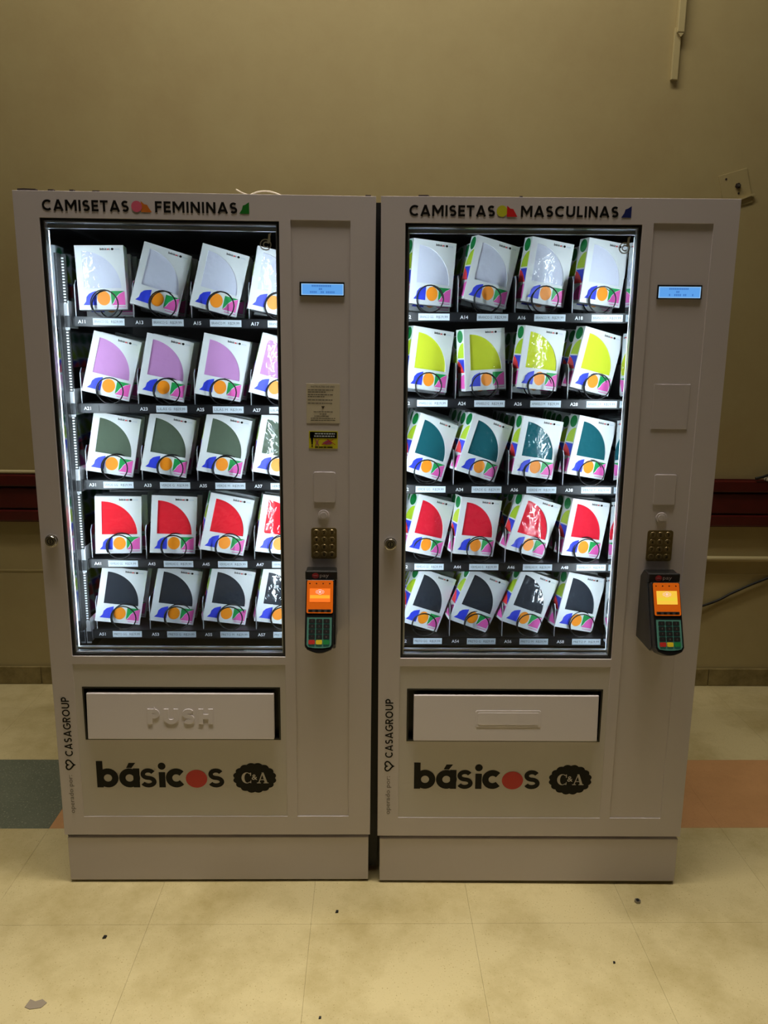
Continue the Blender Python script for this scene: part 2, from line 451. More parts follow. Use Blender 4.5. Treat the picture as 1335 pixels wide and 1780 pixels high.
# painted-over wall plate
r = empty('wall_plate', Matrix.Translation((2.296, WALL_Y, 2.132)) @ Matrix.Rotation(radians(-16), 4, 'Y'))
tag(r, 'square painted-over mounting plate with bolt on wall above right machine', 'wall plate')
b = MB(); b.box(-.0635, .0520, -.004, -.0005, -.075, .058, 'wall_paint'); b.build('plate', r, bevel=.001)
b = MB(); b.cyl(.004, .002, .011, -.010, -.004, 'scrap_dark', 6); b.cyl(.004, .002, .005, -.016, -.010, 'zinc', 10); b.build('bolt', r)
for hx, hz in ((-.0368, .0387), (.0027, -.0268)):
    b = MB(); b.cyl(hx, hz, .004, -.0055, -.004, 'scrap_dark', 10); b.build('screw_hole', r)
b = MB(); b.prism([(-.004, -.049), (.060, -.042), (.062, -.048), (-.002, -.055)], -.012, -.004, 'conduit_paint'); b.build('torn_edge', r)

# cables
def curve(p, n=18):
    out = []
    for i in range(n + 1):
        t = i / n * (len(p) - 1); k = min(int(t), len(p) - 2); u = t - k
        a, b_, c, d = (Vector(p[max(k - 1, 0)]), Vector(p[k]), Vector(p[k + 1]), Vector(p[min(k + 2, len(p) - 1)]))
        out.append(.5 * ((2 * b_) + (c - a) * u + (2 * a - 5 * b_ + 4 * c - d) * u * u + (3 * b_ - a - 3 * c + d) * u ** 3))
    return out
b = MB(); b.tube(curve([(1.60, .95, .30), (1.95, 1.27, .285), (2.34, 1.312, .386), (2.46, 1.312, .445), (2.62, 1.312, .517), (3.1, 1.312, .70), (3.5, 1.312, .76)], 40), .0055, 'cable_black', 8)
o = b.build('power_cable', smooth=True); tag(o, 'black power cable slanting across the wall right of the right machine', 'cable')
r = empty('loose_cable', loc=(2.52, 1.30, .955)); tag(r, 'short black cable end lying on top of the right-hand rail', 'cable')
b = MB(); b.tube(curve([(-.03, -.008, .004), (.0, -.01, .012), (.03, -.008, .021), (.09, .0, .024), (.25, .004, .010)], 20), .006, 'cable_black', 8); b.build('cord', r, smooth=True)
b = MB(); b.box(.015, .10, -.016, .010, -.006, .007, 'scrap_white'); b.build('plug', r, bevel=.003)

# ------------------------------------------------------------------ vending machines
MW, MH = .8472, 1.83
WX0, WX1, WZ0, WZ1 = .058, .6185, .677, 1.771           # window opening
CX0, CX1, CZ0, CZ1 = .6455, .787, .2065, 1.7745         # control column
LX0, LX1, LZ0, LZ1 = .057, .618, .2065, .655            # lower panel
SLOTX = [.130, .283, .436, .589]
TRAY_Y = .195
TRAYZ = [[1.541, 1.3125, 1.102, .876, .665], [1.564, 1.336, 1.098, .874, .650]]
FIT = {'A11':(0.1201,1.6559,-0.0315,0.0989,-0.0368), 'A12':(0.1392,1.6784,0.0629,0.3771,0.0286), 'A13':(0.2782,1.6501,0.2740,0.2298,-0.0653), 'A14':(0.2966,1.6807,0.2129,0.2749,0.0347), 'A15':(0.4339,1.6481,0.2465,0.1915,-0.0598), 'A16':(0.4473,1.6821,0.1252,0.2867,0.0361), 'A17':(0.5830,1.6481,0.1957,0.2164,-0.0526), 'A18':(0.5982,1.6816,0.1038,0.3128,0.0194), 'A21':(0.1342,1.4231,0.2476,0.2076,-0.0637), 'A22':(0.1365,1.4521,0.1272,0.4136,-0.0022), 'A23':(0.2803,1.4192,0.2057,0.2137,-0.0527), 'A24':(0.2863,1.4538,-0.0490,0.3631,-0.0363), 'A25':(0.4340,1.4242,0.1966,0.2034,-0.0489), 'A26':(0.4402,1.4564,0.1078,0.3152,0.0243), 'A27':(0.5859,1.4212,0.2600,0.2002,-0.0572), 'A28':(0.5926,1.4496,0.2251,0.3128,0.0146), 'A31':(0.1263,1.2040,0.1848,0.2142,-0.0454), 'A32':(0.1444,1.2079,0.3282,0.4039,-0.0227), 'A33':(0.2780,1.2054,0.2057,0.2115,-0.0346), 'A34':(0.2929,1.2107,0.3230,0.3289,0.0068), 'A35':(0.4335,1.2056,0.2157,0.2315,-0.0254), 'A36':(0.4426,1.2117,0.1672,0.2684,0.0057), 'A37':(0.5857,1.2019,0.1953,0.2124,-0.0472), 'A38':(0.5935,1.2127,0.1936,0.3391,0.0029), 'A41':(0.1267,0.9817,0.0427,0.2470,-0.0267), 'A42':(0.1447,0.9761,0.2901,0.4786,-0.0230), 'A43':(0.2825,0.9837,0.0795,0.2276,-0.0486), 'A44':(0.2809,0.9844,0.1458,0.2878,-0.0051), 'A45':(0.4346,0.9829,0.2313,0.3046,-0.0215), 'A46':(0.4410,0.9802,0.3186,0.3011,0.0106), 'A47':(0.5867,0.9803,0.1671,0.2269,-0.0542), 'A48':(0.5917,0.9770,0.1722,0.2988,-0.0131), 'A51':(0.1223,0.7622,0.1842,0.2502,-0.0036), 'A52':(0.1458,0.7576,0.3908,0.3875,-0.0127), 'A53':(0.2801,0.7644,0.2018,0.2316,0.0132), 'A54':(0.2917,0.7587,0.3956,0.1644,0.0204), 'A55':(0.4331,0.7671,0.2094,0.2478,0.0435), 'A56':(0.4407,0.7575,0.3816,0.2354,-0.0213), 'A57':(0.5816,0.7664,0.1871,0.2051,0.0143), 'A58':(0.5882,0.7591,0.2416,0.2589,-0.0217)}

# shared pieces: spiral coil, divider
b = MB(); N = 9 * 24
def coil_y(i):                                     # the end loop lies almost flat, then the wire winds back
    return .007 * i / 24 if i <= 24 else .007 + .058 * (i - 24) / 24
b.tube([(-.0355 * cos(2 * pi * i / 24 + .9), coil_y(i), .036 + .0350 * sin(2 * pi * i / 24 - .5)) if False else
        (.0355 * cos(pi * 1.15 - 2 * pi * i / 24), coil_y(i), .036 + .0350 * sin(pi * 1.15 - 2 * pi * i / 24)) for i in range(N + 1)], .0018, 'wire', 6)
COIL = b.data('spiral', True)
b = MB()
b.prism([(0, 0), (0, .082), (.012, .094), (.50, .094), (.50, 0)], -.0012, .0012, 'tray_black', axis='x')
b.tube([(0, -.001, .0), (0, -.001, .082), (0, .011, .095)], .0014, 'rail_metal', 6)
DIVIDER = b.data('divider')
b = MB()
for i in range(134):
    z = .70 + i * .0075
    b.box(.0335, .0390, .1805, .1825, z, z + .0038, 'rail_white')
b.box(.0305, .0425, .183, .192, .69, 1.71, 'inner_black'); b.box(.0305, .0330, .150, .183, .69, 1.71, 'inner_black')
RAIL = b.data('slotted_rail')

def grid_plate(mb, xs, zs, hole, y0, y1, m):
    fill = {}
    for i in range(len(xs) - 1):
        for j in range(len(zs) - 1):
            fill[i, j] = not hole((xs[i] + xs[i + 1]) / 2, (zs[j] + zs[j + 1]) / 2)
    for (i, j), f in fill.items():
        if not f: continue
        a, c, d, e = xs[i], xs[i + 1], zs[j], zs[j + 1]
        mb.face([(a, y0, d), (c, y0, d), (c, y0, e), (a, y0, e)], m)
        mb.face([(a, y1, e), (c, y1, e), (c, y1, d), (a, y1, d)], m)
        if not fill.get((i - 1, j)): mb.face([(a, y0, d), (a, y0, e), (a, y1, e), (a, y1, d)], m)
        if not fill.get((i + 1, j)): mb.face([(c, y0, e), (c, y0, d), (c, y1, d), (c, y1, e)], m)
        if not fill.get((i, j - 1)): mb.face([(c, y0, d), (a, y0, d), (a, y1, d), (c, y1, d)], m)
        if not fill.get((i, j + 1)): mb.face([(a, y0, e), (c, y0, e), (c, y1, e), (a, y1, e)], m)

def rrect(x0, x1, z0, z1, r, n=5):
    return arc(x1 - r, z1 - r, r, r, 0, 90, n) + arc(x0 + r, z1 - r, r, r, 90, 180, n) + arc(x0 + r, z0 + r, r, r, 180, 270, n) + arc(x1 - r, z0 + r, r, r, 270, 360, n)

def basicos(mb, x, z, s, y, mk='print_black', mr='print_red'):
    """the lower-case word mark, s = width of the word"""
    k = s / .351
    P = lambda a, c: (x + a * k, z + c * k)
    w = .0175 * k; rr = .0198
    rib = lambda pts, cl=False, ww=w: mb.ribbon([P(*p) for p in pts], ww, y, mk, closed=cl)
    rib([(.0088, 0), (.0088, .079)]); rib(arc(.0303, .0285, rr, rr, 0, 360, 26)[:-1], True)
    rib(arc(.089, .0285, rr, rr, 0, 360, 26)[:-1], True); rib([(.1077, 0), (.1077, .057)])
    mb.flat([P(.081, .0585), (P(.0955, .0585)), P(.1065, .0735), P(.0885, .0735)], y, mk)
    def S(o): rib(arc(o + .0232, .0398, .0145, .0112, 25, 262, 14) + arc(o + .0232, .0172, .0160, .0112, 82, -158, 14), ww=w * .70)
    S(.1165)
    rib([(.1775, 0), (.1775, .046)]); mb.disc(*P(.1775, .0640), .0105 * k, .0105 * k, y, mk)
    rib(arc(.2160, .0285, rr, rr, 42, 318, 20))
    mb.disc(*P(.2710, .0262), .0292 * k, .0270 * k, y - .00015, mr, 36)
    S(.3010)

def badge(mb, cx, cz, rx, rz, y, fg):
    n = 192
    mb.flat([(cx + rx * (.93 + .07 * abs(sin(8 * 2 * pi * i / n))) * cos(2 * pi * i / n), cz + rz * (.93 + .07 * abs(sin(8 * 2 * pi * i / n))) * sin(2 * pi * i / n)) for i in range(n)], y, 'print_black')
    k = rx / 150.; yy = y - .0002
    Q = lambda a, c: (cx + (a - 325) * k, cz - (c - 880) * k)
    o = arc(270, 879, 36, 42, 48, 312, 22); i_ = arc(274, 879, 20, 37, 52, 308, 22)
    for j in range(22):
        mb.flat([Q(*o[j]), Q(*o[j + 1]), Q(*i_[j + 1]), Q(*i_[j])], yy, fg)
    mb.flat([Q(292, 840), Q(300, 840), Q(300, 864), Q(295, 864)], yy, fg)
    mb.flat([Q(292, 918), Q(300, 918), Q(300, 896), Q(296, 900)], yy, fg)
    mb.flat([Q(372, 838), Q(386, 838), Q(413, 916), Q(394, 916)], yy, fg)
    mb.flat([Q(349, 916), Q(356, 916), Q(381, 845), Q(376, 838)], yy, fg)
    mb.flat([Q(360, 890), Q(398, 890), Q(398, 896), Q(358, 896)], yy, fg)
    mb.flat([Q(340, 914), Q(366, 914), Q(366, 920), Q(340, 920)], yy, fg)
    mb.flat([Q(385, 914), Q(420, 914), Q(420, 920), Q(385, 920)], yy, fg)
    px, pz = Q(304, 893)
    mb.text('&', px, pz, 41 * k, yy, fg, w=38 * k, bold=.01)

def terminal(root, variant):
    """tilted card terminal in its wedge holder, bottom end standing further out"""
    x0, x1 = .681, .752
    b = MB()
    b.prism([(.003, .742), (-.100, .742), (-.116, .758), (-.052, .912), (-.050, .930), (-.020, .932), (.003, .910)], x0 - .002, x1 + .004, 'term_black', axis='x')
    t = b.build('payment_terminal', root, bevel=.003)
    t['label'] = 'black card payment terminal with orange lit screen and keypad'
    b = MB(); b.box(x0 - .003, x1 + .006, -.060, -.050, .909, .931, 'term_grey'); b.build('logo_bar', t, bevel=.002)
    b = MB()
    b.disc(.7035, .920, .0085, .0075, -.0603, 'term_red', 24)
    for q in range(3): b.box(.6985, .7085, -.0606, -.0604, .9165 + q * .003, .9173 + q * .003, 'term_text') if q == 1 else None
    b.text('pay', .7145, .9165, .0095, -.0603, 'term_text', w=.0225)
    b.build('logo_print', t)
    # device in its own tilted frame: u along x, v up the slope, w out
    A = Vector((0, -.074, .914)); B = Vector((0, -.142, .756))
    v = (A - B).normalized(); n = Vector((0, -v.z, v.y)); ln = (A - B).length
    def tilt(mb):
        mb.v = [tuple(Vector((p[0], 0, 0)) + B + v * p[2] + n * (-p[1])) for p in mb.v]; return mb
    b = MB()
    out = [(x0, .010), (x0 + .006, .000)] + [(x0 + .006 + (x1 - x0 - .012) * i / 8, -.009 * sin(pi * i / 8)) for i in range(1, 8)] + [(x1 - .006, .000), (x1, .010), (x1, ln), (x0, ln)]
    b.prism(out, 0, .034, 'term_black'); tilt(b).build('device_body', t, bevel=.002)
    b = MB(); b.prism(rrect(x0 + .003, x1 - .003, ln * .515, ln - .002, .004), -.0025, 0, 'term_orange'); tilt(b).build('screen_surround', t)
    for q in range(4):
        b = MB(); b.disc(x0 + .010 + q * .0165, ln - .010, .0018, .0016, -.0027, 'term_black', 10); tilt(b).build('indicator_light', t)
    b = MB(); b.prism([(x0 + .007, ln * .53), (x1 - .007, ln * .53), (x1 - .007, ln * .53 + .007), (x0 + .007, ln * .53 + .007)], -.0030, -.0020, 'scrap_dark'); tilt(b).build('soft_key_bar', t)
    for q in range(4):
        b = MB(); b.prism(rrect(x0 + .010 + q * .0145, x0 + .0175 + q * .0145, ln * .53 + .0015, ln * .53 + .0055, .001, 2), -.0040, -.0028, 'term_black'); tilt(b).build('soft_key', t)
    b = MB()
    sx0, sx1, sz0, sz1 = x0 + .010, x1 - .010, ln * .675, ln * .87
    a1, a2 = ('scr_orange', 'scr_bar') if variant == 0 else ('scr_yellow', 'scr_yellow2')
    b.prism([(sx0, sz0), (sx1, sz0), (sx1, sz1), (sx0, sz1)], -.0032, -.0024, a1)
    b.rect(sx0 + .001, sx1 - .001, sz0 + .009, sz0 + .017, -.0034, a2)
    cx, cz = (sx0 + sx1) / 2, sz1 - .0085
    b.ribbon(arc(cx, cz, .0066, .0058, 0, 360, 22)[:-1], .0013, -.0035, 'scr_pale', closed=True)
    b.disc(cx, cz, .0035, .0032, -.0035, 'scr_pale', 14)
    for s in (-1, 1): b.ribbon(arc(cx, cz, .010, .0062, 90 - s * 90 - 40, 90 - s * 90 + 40, 8), .001, -.0035, 'scr_pale')
    tilt(b).build('screen', t)
    b = MB(); b.prism([(x0 + .005, .012), (x0 + .009, .006), (x0 + .026, .0035), (x1 - .026, .0035), (x1 - .009, .006), (x1 - .005, .012), (x1 - .005, ln * .455), (x0 + .005, ln * .455)], -.0018, 0, 'key_plate')
    tilt(b).build('keypad_plate', t)
    for rr_ in range(5):
        for cc in range(3):
            kx = x0 + .0098 + cc * .0178; kz = ln * .455 - .0145 - rr_ * .0128
            m = 'key_black' if rr_ < 4 else ('key_red', 'key_yellow', 'key_green')[cc]
            b = MB(); b.prism(rrect(kx, kx + .0155, kz, kz + .0108, .002, 3), -.0045, -.0016, m)
            ch = ('1', '2', '3', '4', '5', '6', '7', '8', '9', '*', '0', '#', 'x', '<', 'o')[rr_ * 3 + cc]
            if rr_ < 4: b.text(ch, kx + .0078, kz + .0035, .0045, -.0047, 'print_grey', align='c')
            tilt(b).build('key', t)

SIZES = ['GG', 'G', 'M', 'P']
ROWCOL = [['white', 'lilac', 'olive', 'red', 'black'], ['white', 'lime', 'teal', 'crimson', 'black']]
ROWTAG = [['BRANCO', 'LILÁS', 'VERDE', 'VERMELHO', 'PRETO'], ['BRANCO', 'AMARELO', 'VERDE', 'VERMELHO', 'PRETO']]

def machine(idx, mtx):
    R = empty('vending_machine', mtx)
    tag(R, ['left white vending machine headed CAMISETAS FEMININAS, stocked with boxed T-shirts',
            'right white vending machine headed CAMISETAS MASCULINAS, stocked with boxed T-shirts'][idx], 'vending machine', 'T-shirt vending machines')
    # carcass
    b = MB()
    b.box(.004, .029, .034, .82, .152, MH - .004, 'cabinet_dark'); b.box(.685, MW - .004, .034, .82, .152, MH - .004, 'cabinet_dark')
    b.box(.029, .685, .034, .82, 1.79, MH - .004, 'shell'); b.box(.029, .685, .034, .82, .152, .60, 'shell'); b.box(.029, .685, .79, .82, .60, 1.79, 'shell')
    b.build('cabinet', R)
    b = MB()
    b.box(.030, .684, .782, .7895, .601, 1.789, 'inner_black'); b.box(.030, .684, .034, .782, 1.782, 1.7895, 'inner_black'); b.box(.030, .684, .034, .782, .6005, .608, 'inner_black')
    b.build('inner_liner', R)
    b = MB(); b.box(.0292, .0300, .036, .782, .608, 1.782, 'inner_metal'); b.build('side_liner', R)
    b = MB(); b.box(.672, .6848, .10, .782, .608, 1.782, 'inner_metal'); b.build('side_liner', R)
    b = MB(); b.box(.6500, .6525, .075, .1915, .66, 1.770, 'mirror_metal'); b.build('side_reflector', R)
    b = MB(); b.box(.004, MW - .004, .030, .035, .155, MH - .006, 'gasket'); b2 = None
    b = MB(); grid_plate(b, [.006, .050, .627, MW - .006], [.155, .66, 1.785, MH - .006], lambda x, z: .05 < x < .627 and .66 < z < 1.785, .0285, .0345, 'gasket'); b.build('door_seal', R)
    # door
    b = MB()
    xs = [0, LX0, WX0, LX1, WX1, CX0, CX1, MW]; zs = [.1497, LZ0, LZ1, WZ0, WZ1, CZ1, MH]
    hole = lambda x, z: (WX0 < x < WX1 and WZ0 < z < WZ1) or (CX0 < x < CX1 and CZ0 < z < CZ1) or (LX0 < x < LX1 and LZ0 < z < LZ1)
    grid_plate(b, xs, zs, hole, 0, .028, 'shell')
    door = b.build('door', R, bevel=.0025)
    b = MB(); b.box(CX0 - .002, CX1 + .002, .0022, .022, CZ0 - .002, CZ1 + .002, 'shell'); b.build('control_panel', R)
    b = MB()
    fx0, fx1, fz0, fz1 = .081, .599, .441, .5865
    grid_plate(b, [LX0 - .002, fx0, fx1, LX1 + .002], [LZ0 - .002, fz0, fz1, LZ1 + .002], lambda x, z: fx0 < x < fx1 and fz0 < z < fz1, .0015, .02, 'shell_lower'); b.build('lower_panel', R)
    b = MB()
    b.box(fx0 - .004, fx1 + .004, .034, .0345, fz0 - .004, fz1 + .004, 'gasket')
    b.ring(fx0 - .004, fx1 + .004, fz0 - .004, fz1 + .004, .0045, .001, .034, 'gasket'); b.build('chute_recess', R)
    fa, fb = ((.088, .5865), (.0955, .592))[idx]
    b = MB()
    v = [(fa, -.003, .5735), (fb, -.003, .5735), (fb, -.012, .445), (fa, -.012, .445), (fa, .010, .5735), (fb, .010, .5735), (fb, .004, .445), (fa, .004, .445)]
    b.mesh(v, [(3, 2, 1, 0), (4, 5, 6, 7), (0, 1, 5, 4), (2, 3, 7, 6), (1, 2, 6, 5), (3, 0, 4, 7)], 'flap_white')
    flap = b.build('delivery_flap', R, bevel=.002)
    # embossing on the flap
    b = MB()
    def onflap(mb):
        mb.v = [(p[0], p[1] - .0123 + .009 * (p[2] - .445) / .1285 + .003, p[2]) for p in mb.v]; return mb
    if idx == 0:
        stroke_text(b, 'PUSH', .247, .426, .489, .531, -.0016, 'flap_white', w=.30, gap=.12, th=.0030)
        onflap(b).build('embossed_letters', flap, bevel=.0012)
    else:
        b.prism(rrect(.262, .438, .485, .532, .006), -.0036, -.0010, 'flap_white')
        b.prism(rrect(.268, .432, .491, .526, .005), -.0042, -.0030, 'flap_white')
        onflap(b).build('embossed_plate', flap, bevel=.0016)
    # kick plate
    b = MB(); b.box(.006, MW - .004, .002, .80, .006, .1405, 'shell'); b.build('kick_plate', R, bevel=.002)
    b = MB(); b.box(.02, MW - .02, .02, .80, .138, .153, 'gasket'); b.box(.004, .06, .012, .03, .139, .1465, 'gasket'); b.build('hinge_gap', R)
    for fx in (.05, MW - .06):
        for fy in (.06, .74):
            b = MB(); b.prism(arc(fx, fy, .02, .02, 0, 360, 16)[:-1], -.0005, .008, 'gasket', axis='z'); b.build('levelling_foot', R)
    # window frame and glass
    b = MB(); b.ring(WX0, WX1, WZ0, WZ1, .006, .004, .030, 'gasket'); b.build('window_gasket', R)
    b = MB()
    b.ring(WX0 + .006, WX1 - .006, WZ0 + .006, WZ1 - .006, .0022, .010, .028, 'alu')
    b.box(WX0 + .008, WX1 - .008, .022, .032, WZ1 - .020, WZ1 - .012, 'alu'); b.box(WX0 + .008, WX1 - .008, .022, .032, WZ0 + .014, WZ0 + .018, 'alu')
    b.build('window_frame', R)
    b = MB(); b.box(WX0 + .006, WX1 - .006, .0165, .0205, WZ0 + .006, WZ1 - .006, 'glass'); g = b.build('glass_pane', R)
    g['label'] = 'clear glass front of the display window'
    b = MB()
    lx, lz = (.584, 1.7200)
    b.ribbon(arc(lx, lz, .0125, .0120, 62, 400, 24), .0026, .0162, 'etch')
    b.ribbon(arc(lx + .001, lz, .0062, .0060, 60, 320, 16), .0026, .0162, 'etch')
    b.flat([(lx + .003, lz + .004), (lx + .006, lz + .014), (lx + .007, lz + .024), (lx + .014, lz + .028), (lx + .0115, lz + .018), (lx + .012, lz + .010), (lx + .008, lz + .002)], .0162, 'etch')
    b.build('etched_emblem', g)
    # LED strips behind the stiles
    for cx, s in (((.0550, 1), (.6185, -1)), ((.0570, 1), (.6235, -1)))[idx]:
        xe = ((.0617, .0697) if s > 0 else (.6065, .6150))[idx]
        b = MB(); b.prism([(cx - .009, .033), (xe, .033), (xe, .0345), (cx - .0075, .0345), (cx - .0075, .056), (cx - .009, .056)] if s > 0 else
                          [(cx + .009, .033), (cx + .009, .056), (cx + .0075, .056), (cx + .0075, .0345), (xe, .0345), (xe, .033)], WZ0 + .01, WZ1 - .02, 'alu', axis='z')
        ch = b.build('light_channel', R)
        b = MB(); b.tube([(cx, .044, WZ0 + .012), (cx, .044, WZ1 - .022)], .0042, 'led', 10); b.build('light_tube', ch, smooth=True)
        xd = ((.0605, .0685) if s > 0 else (.6065, .6150))[idx]
        b = MB(); b.box(xd, xd + .0012, .0385, .0465, WZ0 + .012, WZ1 - .022, 'diffuser'); b.build('light_diffuser', ch)
    if idx == 0:
        b = MB(); b.box(MW - .006, MW + .0205, .045, .070, .02, MH - .006, 'gasket'); b.build('gap_shade_strip', R)  # added black strip standing in for the deep shade between the two machines
    # slotted rails
    o = put('slotted_rail', RAIL, R)
    # trays
    for r in range(5):
        z = TRAYZ[idx][r]
        b = MB()
        b.box(.046, .661, TRAY_Y + .003, .76, .0085, .0125, 'tray_black')
        b.box(.044, .662, TRAY_Y, TRAY_Y + .003, -.0125, .0130, 'tray_black')
        b.box(.046, .660, TRAY_Y - .002, TRAY_Y, -.0128, -.0112, 'wire'); b.box(.046, .660, TRAY_Y - .002, TRAY_Y, .0112, .0128, 'wire')
        t = b.build('tray', R, loc=(0, 0, z))
        for k in range(4):
            slot = 'A%d%d' % (r + 1, 2 * k + 1 + idx)
            put('spiral', COIL, t, loc=(SLOTX[k] + .002, TRAY_Y + .002, .0110))
            b = MB(); nx = (.091, .0705 + 0, .0705 + 0, .0705 + 0)[0 if k == 0 else 1]
            cxn = (.071, .223, .376, .529)[k]
            b.text(slot, cxn, -.0045, .0088, TRAY_Y - .0008, 'num_white', align='c', bold=.02); b.build('slot_number', t)
            b = MB(); tx0 = cxn + (.030, .034, .034, .034)[k]
            if not (idx == 0 and slot == 'A21'):
                b.box(tx0, tx0 + .083, TRAY_Y - .0016, TRAY_Y - .0003, -.0088, .0090, 'tag_white')
                b.text('%s %s' % (ROWTAG[idx][r], SIZES[k]), tx0 + .004, -.0030, .0068, TRAY_Y - .0018, 'tag_ink', w=.036)
                b.text('R$29,99', tx0 + .048, -.0030, .0068, TRAY_Y - .0018, 'tag_ink', w=.030)
            else:
                b.ring(tx0, tx0 + .083, -.0088, .0090, .0012, TRAY_Y - .0016, TRAY_Y - .0003, 'wire')
            b.build('price_tag', t)
        for k in range(5): put('divider', DIVIDER, t, loc=(.0535 + .153 * k - (.005 if k == 4 else 0), TRAY_Y + .012, .0125))
        b = MB(); b.box(.0315, .0445, .178, .1805, -.022, .045, 'alu'); b.box(.0425, .0445, .1805, .24, -.018, .052, 'rail_metal'); b.box(.034, .047, .176, .179, -.016, .014, 'tray_black')
        b.build('tray_bracket', t)
    # header print
    b = MB()
    z0, z1, y = 1.7862, 1.8110, -.0004
    stroke_text(b, 'CAMISETAS', .0665, .2685, z0, z1, y, 'print_black')
    h = z1 - z0
    if idx == 0:
        b.disc(.2865, z0 + h * .5, .0125, .0125, y - .0002, 't_pink', 32)
        b.flat([(.2965, z0), (.3215, z0), (.3155, z0 + .35 * h), (.311, z0 + .66 * h), (.304, z0 + .72 * h), (.2965, z0 + 1.0 * h)], y, 't_orange')
        stroke_text(b, 'FEMININAS', .3290, .5215, z0, z1, y, 'print_black')
        a, m = .5255, 't_green'
    else:
        b.disc(.2850, z0 + h * .5, .0128, .0128, y, 't_lime', 32)
        b.flat([(.2965, z0), (.3215, z0), (.3155, z0 + .40 * h), (.311, z0 + .70 * h), (.304, z0 + .74 * h), (.2965, z0 + 1.0 * h)], y - .0002, 't_red')
        stroke_text(b, 'MASCULINAS', .3290, .5600, z0, z1, y, 'print_black')
        a, m = .5665, 't_blue'
    b.flat([(a, z0), (a + .0235, z0), (a + .0235, z0 + 1.05 * h), (a + .015, z0 + .82 * h), (a + .009, z0 + .74 * h), (a + .0065, z0 + .38 * h)], y, m)
    b.build('header_lettering', R)
    # word mark, badge, side lettering
    b = MB(); basicos(b, .0995, .2945, .351, .0011); b.build('word_mark', R)
    b = MB(); badge(b, .5295, .3232, .0595, .0455, .0011, 'shell_lower'); b.build('badge', R)
    b = MB(); stroke_text(b, 'CASAGROUP', .0195, .0405, .3885, .5610, -.0004, 'print_black', w=.17, gap=.15, rot=True)
    hc = []                              # heart outline, tip to the right
    for i in range(36):
        a = 2 * pi * i / 36; hx = 16 * sin(a) ** 3; hy = 13 * cos(a) - 5 * cos(2 * a) - 2 * cos(3 * a) - cos(4 * a)
        hc.append((.0290 - hy * .00078, .3630 + hx * .00088))
    b.ribbon(hc, .0042, -.0004, 'print_black', closed=True)
    b.text('operado por:', .0335, .2170, .0125, -.0004, 'print_grey', w=.1155, rot=True)
    b.build('operator_lettering', R)
    # lock
    b = MB(); b.cyl(.029, .991, .0165, -.004, 0, 'chrome', 28); b.cyl(.029, .991, .0135, -.011, -.004, 'chrome', 28, r1=.0155)
    lk = b.build('lock', R, bevel=.001); lk['label'] = 'round chrome lock'
    b = MB(); b.ribbon(arc(.029, .991, .0075, .0075, 0, 360, 20)[:-1], .002, -.0113, 'gasket', closed=True); b.rect(.0275, .0305, .986, .996, -.0113, 'gasket'); b.build('keyhole', lk)
    # display
    b = MB(); b.ring(.6655, .7730, 1.6020, 1.6345, .0016, .0002, .004, 'gasket'); b.rect(.667, .7715, 1.6035, 1.633, .0020, 'gasket'); d = b.build('display_bezel', R)
    b = MB(); b.rect(.6695, .7708, 1.6045, 1.6308, .0016, 'lcd_edge'); b.rect(.6715, .7690, 1.6060, 1.6292, .0014, 'lcd')
    rnd = random.Random(3 + idx)
    for row, (n0, n1) in enumerate(((5, 16), (9, 11), (3, 19))):
        for q in range(n0, n1):
            if row == 2 and rnd.random() < .25: continue
            b.rect(.6730 + q * .0043, .6730 + q * .0043 + .0032, 1.6235 - row * .0072, 1.6235 - row * .0072 + .0045, .0012, 'lcd_ink')
    b.build('display_screen', d)
    # instruction sticker or its trace
    if idx == 0:
        b = MB(); b.box(.6795, .7620, .0016, .0022, 1.2970, 1.3940, 'sticker_beige')
        b.text('INSTRUÇÕES DE USO', .7200, 1.3845, .0042, .0013, 'sticker_ink', w=.058, align='c', bold=.01)
        rnd = random.Random(5)
        def words(x0, x1, z, hh):
            x = x0
            while x < x1 - .002:
                w = min(rnd.uniform(.003, .009), x1 - x); b.rect(x, x + w, z, z + hh, .0013, 'sticker_ink'); x += w + .0012
        for z, xa, xb in ((1.3775, .683, .746), (1.3725, .683, .727), (1.3660, .683, .745), (1.3610, .683, .726), (1.3530, .683, .744), (1.3450, .683, .743)): words(xa, xb, z, .0019)
        b.flat([(.716, 1.3390), (.725, 1.3390), (.7205, 1.3315)], .0013, 'sticker_ink')
        for z, xa, xb in ((1.3240, .697, .745), (1.3185, .712, .729), (1.3135, .699, .737), (1.3080, .690, .751), (1.3030, .690, .752)): words(xa, xb, z, .0017)
        b.build('instruction_sticker', R)
        b = MB(); b.box(.6850, .7570, .0016, .0022, 1.2335, 1.2770, 'sticker_yellow')
        y = .0013
        b.rect(.6875, .7550, 1.2595, 1.2750, y, 'print_black')
        b.flat([(.6885, 1.2750), (.6970, 1.2750), (.6945, 1.2430), (.6915, 1.2430)], y, 'print_black'); b.disc(.6930, 1.2395, .0019, .0019, y, 'print_black', 12)
        for z, xa, xb in ((1.2690, .700, .750), (1.2630, .698, .749)):
            x = xa
            rnd = random.Random(int(z * 1e4))
            while x < xb - .002:
                w = min(rnd.uniform(.004, .009), xb - x); b.rect(x, x + w, z, z + .0030, y - .0003, 'tag_white'); x += w + .0015
        b.ribbon([(.7010, 1.2570), (.7100, 1.2400)], .0022, y, 'sticker_purple'); b.ribbon([(.7100, 1.2570), (.7010, 1.2400)], .0022, y, 'sticker_purple')
        b.flat([(.7180, 1.2470), (.7260, 1.2520), (.7330, 1.2560), (.7440, 1.2480), (.7400, 1.2440), (.7280, 1.2430)], y, 'sticker_purple')
        b.ribbon([(.7170, 1.2430), (.7460, 1.2560)], .0016, y - .0003, 'print_red'); b.ribbon([(.7300, 1.2575), (.7510, 1.2430)], .0016, y - .0003, 'print_red')
